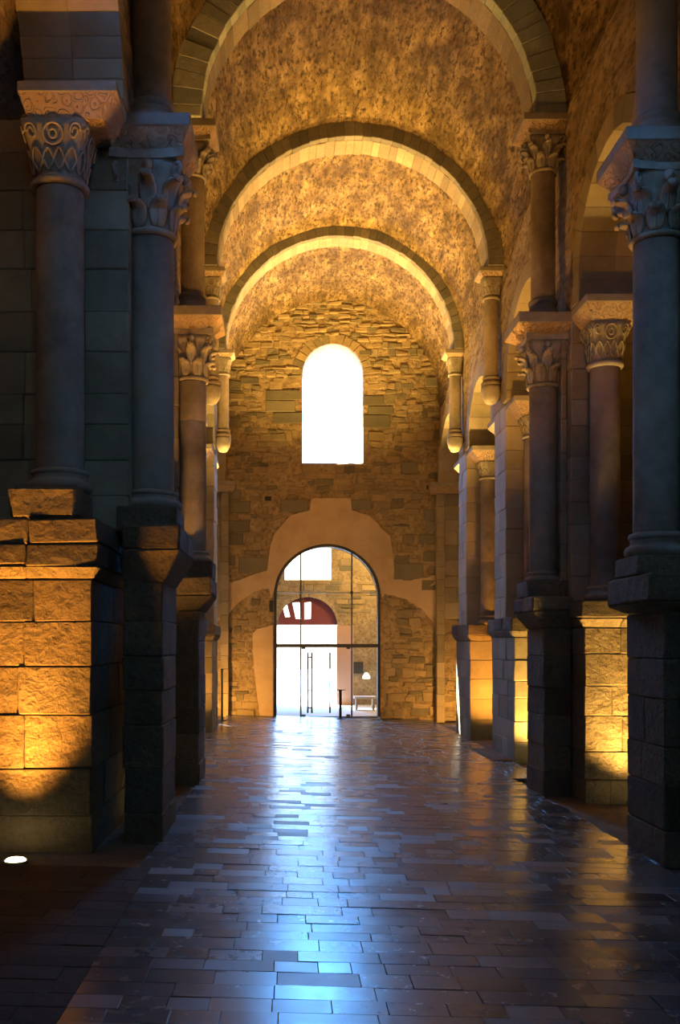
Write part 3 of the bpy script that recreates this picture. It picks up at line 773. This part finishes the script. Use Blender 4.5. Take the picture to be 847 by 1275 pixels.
# ------------------------------------------------------------------ columns
def sq(th, p): return (abs(math.cos(th))**p+abs(math.sin(th))**p)**(-1/p)
def bell_r(v, r): return r*(1.02+.12*v+.42*v**2.0)
def capital_leafy(root, X, Y, r, z0, z1):
    h = z1-z0
    prof = [(r*1.0, z0), (r*1.14, z0+.01*h), (r*1.19, z0+.04*h), (r*1.14, z0+.075*h), (r*1.02, z0+.085*h)]
    m = MB(); n = 40; v = []; f = []
    rows = [(0, None)]
    for (rad, z) in prof:
        for k in range(n): a = 2*PI*k/n; v.append((X+rad*math.cos(a), Y+rad*math.sin(a), z))
    for i in range(1, 9):
        t = i/8; zz = z0+h*(.085+.80*t); p = 2+6*t*t; rad = bell_r(t, r)*(1-.04*t)
        for k in range(n): a = 2*PI*k/n; q = rad*sq(a, p)/(sq(PI/4, p)**.35); v.append((X+q*math.cos(a), Y+q*math.sin(a), zz))
    nr = len(prof)+8
    for i in range(nr-1):
        for k in range(n): k2 = (k+1) % n; f.append((i*n+k, i*n+k2, (i+1)*n+k2, (i+1)*n+k))
    f.append(tuple((nr-1)*n+k for k in range(n)))
    m.add(v, f)
    cap = m.build('capital', 'capital', root, True)
    # concave abacus
    ab = MB(); hw = r*1.62; pts = []
    for s in range(4):
        for t in range(6):
            u = -1+2*t/6; a = s*PI/2
            x_, y_ = hw, u*hw; x_ -= hw*.13*(1-u*u); pts.append((X+x_*math.cos(a)-y_*math.sin(a), Y+x_*math.sin(a)+y_*math.cos(a)))
    k = len(pts); za, zb_ = z0+.885*h, z1
    ab.v = [(x, y, za) for x, y in pts]+[(x, y, zb_) for x, y in pts]
    ab.f = [(i, (i+1) % k, k+(i+1) % k, k+i) for i in range(k)]+[tuple(range(k-1, -1, -1)), tuple(range(k, 2*k))]
    ab.build('abacus', 'capital', cap)
    # leaves: one mesh for each tier, shared
    def leaf_mesh(v0, v1, wd, out):
        pth, sz, ups = [], [], []
        for i in range(9):
            t = i/8; vv = v0+(v1-v0)*min(t*1.12, 1.0); rad = bell_r(max(0, (vv-.085)/.8), r)+.012
            zz = vv*h
            if t > .6: q = (t-.6)/.4; rad += out*math.sin(q*PI*.62); zz -= out*.75*q*q
            pth.append((rad, 0, zz)); w_ = wd*(.75+.5*math.sin(PI*min(1, t*1.05)))*(1 if t < .9 else .72); sz.append((w_, .016+.012*t)); ups.append((1, 0, .25))
        mm = sweep(pth, sz, ups, 8); rib = [(p[0]+.02, 0, p[2]+.004) for p in pth]; sweep(rib, (.012, .012), ups, 5, mm)
        return mesh('leaf', mm.v, mm.f, 'capital', True)
    l1 = leaf_mesh(.09, .44, r*.34, r*.5); l2 = leaf_mesh(.3, .72, r*.32, r*.55)
    for me, off, zz in ((l1, PI/8, 0), (l2, 0, 0)):
        for q in range(8):
            o = obj('leaf', me, cap); o.location = (X, Y, z0); o.rotation_euler = (0, 0, off+q*PI/4)
    # corner volutes and bosses
    pth = []; 
    for i in range(22):
        t = i/21; a = -PI*.55+t*PI*2.6; sr = r*.30*(1-.72*t)
        pth.append((r*1.86+sr*math.cos(a)-.02, 0, h*.78+sr*math.sin(a)))
    stem = [(r*1.1, 0, h*.45), (r*1.3, 0, h*.58)]
    mm = sweep(stem+pth, [(r*.13*(1-.4*i/23), r*.085) for i in range(24)], (0, 1, 0), 8)
    vm = mesh('volute', mm.v, mm.f, 'capital', True)
    for q in range(4): o = obj('volute', vm, cap); o.location = (X, Y, z0); o.rotation_euler = (0, 0, PI/4+q*PI/2)
    mm = MB(); pr = [(r*.05, 0), (r*.2, .01), (r*.26, .04), (r*.2, .07), (r*.12, .075), (r*.10, .095), (.004, .1)]
    lathe(pr, 14, 0, 0, mm); mm.v = [(z+r*1.33, x, y+h*.80) for x, y, z in mm.v]; bm_ = mesh('boss', mm.v, mm.f, 'capital', True)
    for q in range(4): o = obj('boss', bm_, cap); o.location = (X, Y, z0); o.rotation_euler = (0, 0, q*PI/2)
    mm = sweep([(r*1.36, r*s_*.25, h*(.8-.2*abs(s_))) for s_ in (-4, -3, -2, -1)], (.025, .03), (1, 0, 0), 6)
    return cap
def capital_strap(root, X, Y, r, z0, z1, rich=True):
    h = z1-z0; n = 48
    def rad(t, a):
        p = 2+9*max(0, t)**1.5; return r*(1.06+.20*t+.28*t*t)*sq(a, p)/(sq(PI/4, p)**.25)
    m = MB(); rows = []
    pr = [(r*1.0, 0), (r*1.16, .01), (r*1.22, .05), (r*1.22, .09), (r*1.12, .13), (r*1.04, .14)]
    v = []; f = []
    for q, t in pr:
        for k in range(n): a = 2*PI*k/n; v.append((q*math.cos(a), q*math.sin(a), t*h))
    for i in range(9):
        t = i/8
        for k in range(n): a = 2*PI*k/n; q = rad(t, a)-.015; v.append((q*math.cos(a), q*math.sin(a), h*(.15+.85*t)))
    nr = len(pr)+9
    for i in range(nr-1):
        for k in range(n): k2 = (k+1) % n; f.append((i*n+k, i*n+k2, (i+1)*n+k2, (i+1)*n+k))
    f.append(tuple((nr-1)*n+k for k in range(n))); m.add(v, f)
    cap = m.build('capital', 'capital', root, True); cap.location = (X, Y, z0)
    def S(a, t, d=.004): q = rad(t, a)+d; return Vector((q*math.cos(a), q*math.sin(a), h*(.15+.85*t)))
    w_ = r*.062
    def strap(fn, k, closed=True):
        pts = [S(*fn(i/k)) for i in range(k)]; ups = [Vector((p.x, p.y, 0)).normalized() for p in pts]
        return sweep(pts, (w_, w_*.8), ups, 6, None, closed)
    wave = strap(lambda u: (2*PI*u, .27+.20*math.sin(2*PI*u*8)), 160); strap_m = wave
    o = wave.build('interlace', 'capital', cap, True)
    strap(lambda u: (2*PI*u, .27-.20*math.sin(2*PI*u*8)), 160).build('interlace', 'capital', cap, True)
    for q in range(4):
        c = q*PI/2
        strap(lambda u: (c+.30*math.cos(2*PI*u), .72+.19*math.sin(2*PI*u)), 26).build('scroll', 'capital', cap, True)
        strap(lambda u: (c+.12*math.cos(2*PI*u), .72+.08*math.sin(2*PI*u)), 16).build('scroll', 'capital', cap, True)
        for s in (-1, 1):
            def sp(u, s=s): a = 2*PI*1.6*u; k = (1-.75*u); return (c+s*(.60+.14*k*math.cos(a)), .76-.16*k*math.sin(a)*-1)
            pts = [S(*sp(i/24)) for i in range(25)]
            sweep(pts, (w_, w_*.8), [Vector((p.x, p.y, 0)).normalized() for p in pts], 6).build('scroll', 'capital', cap, True)
    return cap
def impost(root, X, Y, hw0, hw1, z0, zm, z1, sx=(1, 1), sy=(1, 1)):
    """inverted pyramid with carved faces and a plain slab on top; sx, sy scale the reach to -/+ sides"""
    def ring(hw, z): return [(X-hw*sx[0], Y-hw*sy[0], z), (X+hw*sx[1], Y-hw*sy[0], z), (X+hw*sx[1], Y+hw*sy[1], z), (X-hw*sx[0], Y+hw*sy[1], z)]
    v = ring(hw0, z0)+ring(hw1-.015, zm); m = MB()
    m.add(v, [(3, 2, 1, 0)]+[(k, (k+1) % 4, 4+(k+1) % 4, 4+k) for k in range(4)]+[(4, 5, 6, 7)])
    imp = m.build('impost', 'impost', root)
    r0 = ring(hw1, zm); r1 = ring(hw1, z1); c = [r0[0], r0[1], r0[3], r0[2], r1[0], r1[1], r1[3], r1[2]]
    block('impost_slab', c, 'slab', imp, .012)
def shaft_base(root, X, Y, r, z0, z1, zs, joints, sq_h=.0):
    h = z1-z0
    m = MB()
    prof = []
    for i in range(9): a = -PI/2+PI*i/8; prof.append((r*1.22+r*.16*math.cos(a), z0+h*.22+h*.22*math.sin(a)))
    prof += [(r*1.16, z0+h*.48), (r*1.1, z0+h*.58), (r*1.13, z0+h*.68)]
    for i in range(7): a = -PI/2+PI*i/6; prof.append((r*1.12+r*.09*math.cos(a), z0+h*.82+h*.12*math.sin(a)))
    prof += [(r*1.02, z0+h*.97), (r*1.0, z1)]
    lathe(prof, 36, X, Y, m); m.build('base', 'shaft', root, True)
    zz = [z1]+joints+[zs]
    for a, b in zip(zz, zz[1:]):
        q = lathe([(r*.985, a), (r, a+.012), (r*(1-.01), b-.012), (r*.975, b)], 36, X, Y)
        q.build('shaft', 'shaft', root, True)
def column(name, X, Y, r, z0, z1, zs, zc, zm, zi, kind, label, hw=.5, joints=(), group=None, sx=(1, 1), sy=(1, 1)):
    root = empty(name)
    shaft_base(root, X, Y, r, z0, z1, zs, list(joints))
    (capital_leafy if kind == 'leaf' else capital_strap)(root, X, Y, r, zs, zc)
    impost(root, X, Y, r*1.45, hw, zc-.005, zm, zi, sx, sy)
    tag(root, label, 'column', group)
    return root
SIDE = {1: 'right', -1: 'left'}
# lower nave columns: pier centre y per pier
for side, ps, specs in ((1, PR, {1: (.245, 3.15, 3.43, 6.58, 7.32, 7.47, 7.62), 2: (.215, 3.19, 3.35, 6.23, 7.02, 7.13, 7.30)}),
                        (-1, PL, {1: (.26, 3.76, 3.98, 6.87, 7.78, 7.97, 8.12), 2: (.215, 3.52, 3.69, 6.38, 7.16, 7.30, 7.46)})):
    for k, (r, a, b, c, d, e, g) in specs.items():
        p = ps[k]; yc = p.get('colY', sum(p['core'])/2); X = p['colx']
        column('nave_column', X, yc, r, a, b, c, d, e, g, 'leaf',
               f"tall lower column with leafy capital, nave side of the {ORD[k]} pier from the door, {SIDE[side]} of the door", .5, (a+(c-a)*.78,) if k == 2 and side < 0 else ())
        # upper column standing on the slab
        top = {(1, 1): 10.6, (1, 2): 10.40, (-1, 1): 10.6, (-1, 2): 10.40}[(side, k)]
        ru = r*.88
        column('upper_column', X, yc, ru, g, g+.34, top-.8, top-.2, top-.12, top, 'leaf',
               f"upper column carrying a transverse arch, above the {ORD[k]} pier from the door, {SIDE[side]} of the door", .40)
    # colonnettes on corbels at the two piers next the door wall
    for k in (3, 4):
        p = ps[k]; yc = sum(p['core'])/2; X = wx(side, yc)-side*.19; r = .15
        top = {3: 10.03, 4: 9.70}[k]; z0 = {3: 7.62, 4: 7.52}[k]
        root = column('colonnette', X, yc, r, z0, z0+.2, top-.62, top-.16, top-.1, top, 'strap',
                      f"slender upper colonnette on a rounded corbel, {ORD[k]} pier from the door, {SIDE[side]} of the door", .30)
        lathe([(.03, z0-.38), (.1, z0-.36), (.17, z0-.25), (.2, z0-.12), (.21, z0-.05), (.2, z0)], 24, X, yc).build('corbel', 'capital', root, True)
    # arcade columns: in front of and behind every core
    for k, p in enumerate(ps):
        if k == 0: continue
        yc = sum(p['core'])/2; Xc = wx(side, yc)+side*(.42 if k < 3 else .5); zb_ = p['zp']+.4; zi = p['zi']
        r = .22 if k < 3 else .2
        if side < 0 and k == 1: Xc = -2.48; r = .26; zb_ = 3.87
        for s in (-1, 1):
            yy = p['core'][0]-.30 if s < 0 else p['core'][1]+.30
            zs = zi-.98 if k < 3 else zi-.78
            xr = Xc-(wx(side, yc)); reach = abs(xr)/.5
            root = column('arcade_column', Xc, yy, r, zb_, zb_+.24, zs, zi-.34, zi-.12, zi, 'strap',
                   f"arcade column on the {'altar' if s < 0 else 'door'} side of the {ORD[k]} pier from the door, {SIDE[side]} of the door",
                   .5, (zb_+1.55,) if k > 2 else (), None, ((reach if side > 0 else (TH-abs(xr))/.5), (reach if side < 0 else (TH-abs(xr))/.5)), (.9, .7) if s < 0 else (.7, .9))

# responds of the arcades against the end wall
for side, ps in ((1, PR), (-1, PL)):
    rr = random.Random(77+side); X0_ = wx(side, EY); root = empty('respond_pier'); zi = ps[4]['zi']
    a, b = sorted((X0_-side*.14, X0_+side*.1))
    ashlar(root, a, b, EY-.26, EY+.02, -.14, zi-.3, .42, .6, 'core', rr)
    ashlar(root, *sorted((X0_+side*.08, X0_+side*.9)), EY-.2, EY+.02, 3.0, zi-.3, .42, .6, 'core', rr)
    impost(root, X0_+side*.3, EY-.12, .58, .66, zi-.3, zi-.12, zi, (1, 1), (.6, .2))
    tag(root, f"shallow stone respond against the end wall, last on the {SIDE[side]} of the glass door", 'pier')
# low slab before the second pier
sl = boxc(4.02, 4.46, 18.9, 20.9, fz(4.2)-.04, fz(4.2)+.035, .012)
tag(block('stone_slab', sl, 'ashlar', None, .015), 'low worn stone slab at the foot of the second pier right of the door', 'slab')

# ------------------------------------------------------------------ transverse arches
def transverse(cx, cz, rx, rz, ya, yb, nv, label, mat='vous_tan', cut=.52):
    root = tag(empty('transverse_arch'), label, 'arch'); rr = random.Random(int(ya*10)); ym = (ya+yb)/2
    rows = [(ya, ya+(yb-ya)*cut), (ya+(yb-ya)*cut, yb)]
    ymid = (ya+yb)/2; RX = vrx(ymid)+.10; VC = vcx(ymid); VZc = vzc(ymid)
    def outer(a):     # point on the vault along the ray from the arch centre
        dx, dz = math.cos(a), math.sin(a); ox, oz = cx-VC, cz-VZc
        b = ox*dx+oz*dz; c = ox*ox+oz*oz-RX*RX; t = -b+math.sqrt(max(0, b*b-c)); return (cx+dx*t, cz+dz*t)
    for ri, (y0, y1) in enumerate(rows):
        th = [0.0]
        ws = [rr.uniform(.75, 1.25) for _ in range(nv)]; s = sum(ws)
        for q in ws: th.append(th[-1]+q/s*PI)
        for q in range(nv):
            a0, a1 = th[q], th[q+1]; cs = []; jy = rr.uniform(-.012, .012); jr = rr.uniform(-.008, .012)
            for i in range(8):
                a = (a0, a1)[i & 1]
                x, z = (cx+(rx+jr)*math.cos(a), cz+(rz+jr)*math.sin(a)) if not i & 4 else outer(a)
                cs.append((x, (y0+(jy if ri == 0 else 0), y1)[i >> 1 & 1], z))
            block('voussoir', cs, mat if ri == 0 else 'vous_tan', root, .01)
transverse(1.28, 10.60, 2.52, 2.55, 10.5, 11.3, 40, 'transverse stone arch over the fourth pair of piers from the door')
transverse(1.275, 10.40, 2.60, 2.64, 14.93, 15.7, 42, 'greenish stone transverse arch with pale lichen over the third pair of piers from the door', 'vous', .3)
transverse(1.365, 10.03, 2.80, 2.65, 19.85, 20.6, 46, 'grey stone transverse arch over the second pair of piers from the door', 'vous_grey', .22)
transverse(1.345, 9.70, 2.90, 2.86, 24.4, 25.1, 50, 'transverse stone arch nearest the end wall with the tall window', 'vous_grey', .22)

# ------------------------------------------------------------------ lamps
def spot(root, loc, target, watts, col, cone=110, blend=.6, size=.12):
    d = bpy.data.lights.new('beam', 'SPOT'); d.energy = watts; d.color = col; d.spot_size = math.radians(cone); d.spot_blend = blend; d.shadow_soft_size = size
    o = bpy.data.objects.new('beam', d); C.objects.link(o); o.parent = root; o.location = loc
    o.rotation_euler = (Vector(target)-Vector(loc)).to_track_quat('-Z', 'Y').to_euler()
def floor_lamp(x, y, target, watts, col, label, cone=120, z=None, blend=1.0, up=()):
    root = tag(empty('floor_lamp'), label, 'lamp', 'recessed floor lamps'); zf = fz(max(min(x, 5), -2.4))+(-.05 if (x < NX0 or x > NX1) else 0) if z is None else z
    zf += .012
    lathe([(.09, zf-.02), (.125, zf-.02), (.125, zf+.006), (.11, zf+.01), (.1, zf+.006)], 24, x, y).build('rim', 'steel', root, True)
    lathe([(.1, zf-.01), (.1, zf+.010), (.085, zf+.024), (.05, zf+.034), (.01, zf+.037)], 24, x, y).build('lens', 'lens', root, True)
    spot(root, (x, y, zf+.07), target, watts, col, cone, blend)
    for (t2, w2, c2) in up: spot(root, (x, y, zf+.07), t2, w2, col, c2, .8)
def flood(x, y, z, target, watts, col, label, cone=120, blend=.8):
    """small black floodlight with a yoke, standing on a ledge"""
    root = tag(empty('floodlight'), label, 'lamp', 'floodlights on ledges')
    d = (Vector(target)-Vector((x, y, z))).normalized()
    bx(MB(), x-.06, x+.06, y-.05, y+.05, z, z+.02).build('foot', 'iron', root)
    sweep([(x, y, z+.01), (x, y, z+.1)], (.015, .015), (1, 0, 0), 6).build('yoke', 'iron', root)
    p = Vector((x, y, z+.14)); sweep([p-d*.06, p+d*.04, p+d*.045], [(.05, .05), (.07, .07), (.06, .06)], (0, 1, 0) if abs(d.y) < .9 else (1, 0, 0), 14).build('housing', 'iron', root)
    spot(root, p+d*.08, target, watts, col, cone, blend)
# the visible one before the near left pier, and its sisters
floor_lamp(-2.69, 9.56, (-2.70, 9.64, 0.9), 2000, AMBER, 'glowing round floor lamp in the dark paving before the ashlar plinth', 72, up=[((-2.5, 10.15, 7.6), 1100, 40)])
floor_lamp(5.0, 13.65, (4.95, 13.78, 0.7), 1300, GOLD, 'floor lamp hidden between the fourth and third piers right of the door', 92, up=[((4.75, 14.0, 7.2), 800, 40)])
floor_lamp(4.9, 18.45, (4.85, 18.65, 0.7), 1000, GOLD, 'floor lamp between the third and second piers right of the door', 105, up=[((4.8, 19.3, 7.0), 500, 40)])
floor_lamp(5.1, 22.8, (5.05, 23.05, 0.6), 1100, AMBER, 'floor lamp between the second and first piers right of the door', 110)
floor_lamp(5.25, 27.4, (4.9, 28.4, 0.5), 500, WARM, 'floor lamp at the foot of the end wall, right of the door', 120)
floor_lamp(-2.42, 27.4, (-1.7, 28.3, 0.5), 700, WARM, 'floor lamp at the foot of the end wall, left of the door', 120)
floor_lamp(-2.3, 23.0, (-2.2, 24.0, 3.4), 300, WARM, 'floor lamp between the second and first piers left of the door', 110)
floor_lamp(-2.1, 17.6, (-1.9, 19.2, 3.4), 300, WARM, 'floor lamp between the third and second piers left of the door', 110)
floor_lamp(-1.85, 12.75, (-1.55, 14.9, 7.2), 1300, WARM, 'floor lamp between the fourth and third piers left of the door', 50)
# vault floods, on the ledges behind the piers
for side, ps in ((1, PR), (-1, PL)):
    for k, wt, col in ((1, 320, AMBER), (2, 1250, WARM), (3, 3000, GOLD), (4, 10500, GOLD)):
        p = ps[k]
        if p['nave']: x = p['colx']; zl = p['steps'][1]+.01; y = p['nave'][1]+.02
        else: x = wx(side, p['core'][1])+side*.12; zl = p['zp']+.41; y = p['pl'][1]+.02
        flood(x, y, zl, (1.34+side*.2, y+(1.6 if k < 3 else .9 if k == 3 else -.5), 12.5), wt, col, f"black floodlight on the plinth behind the {ORD[k]} pier from the door, {SIDE[side]} side", 120 if k < 3 else 88 if k == 3 else 76)
d = bpy.data.lights.new('narthex_lamp', 'POINT'); d.energy = 900; d.color = (1, .62, .18); d.shadow_soft_size = .25  # unseen warm fill added to brighten the narthex walls, no fixture
o = bpy.data.objects.new('narthex_lamp', d); C.objects.link(o); o.location = (3.6, 33.5, 5.6)

# ------------------------------------------------------------------ barrier posts
def post(x, y, h, label, r=.022, arm=None):
    root = tag(empty('barrier_post'), label, 'post'); z = fz(x)
    lathe([(.0, z), (.13, z), (.13, z+.012), (.03, z+.025), (r, z+.03)], 24, x, y).build('base', 'iron', root, True)
    lathe([(r, z+.02), (r, z+h), (r*1.3, z+h+.005), (r*1.3, z+h+.03), (.004, z+h+.035)], 16, x, y).build('pole', 'iron', root, True)
    if arm: sweep([(x+arm[0], y, z+h+.045), (x+arm[1], y, z+h+.045)], (.03, .012), (0, 0, 1), 8).build('top_bar', 'iron', root)
post(px(424, 28.8), 28.8, .82, 'short black post with a crossbar in front of the glass door', .04, (-.32, .16))
post(px(276.5, 27.0), 27.0, 1.42, 'tall slim black post near the left end of the door wall', .03)
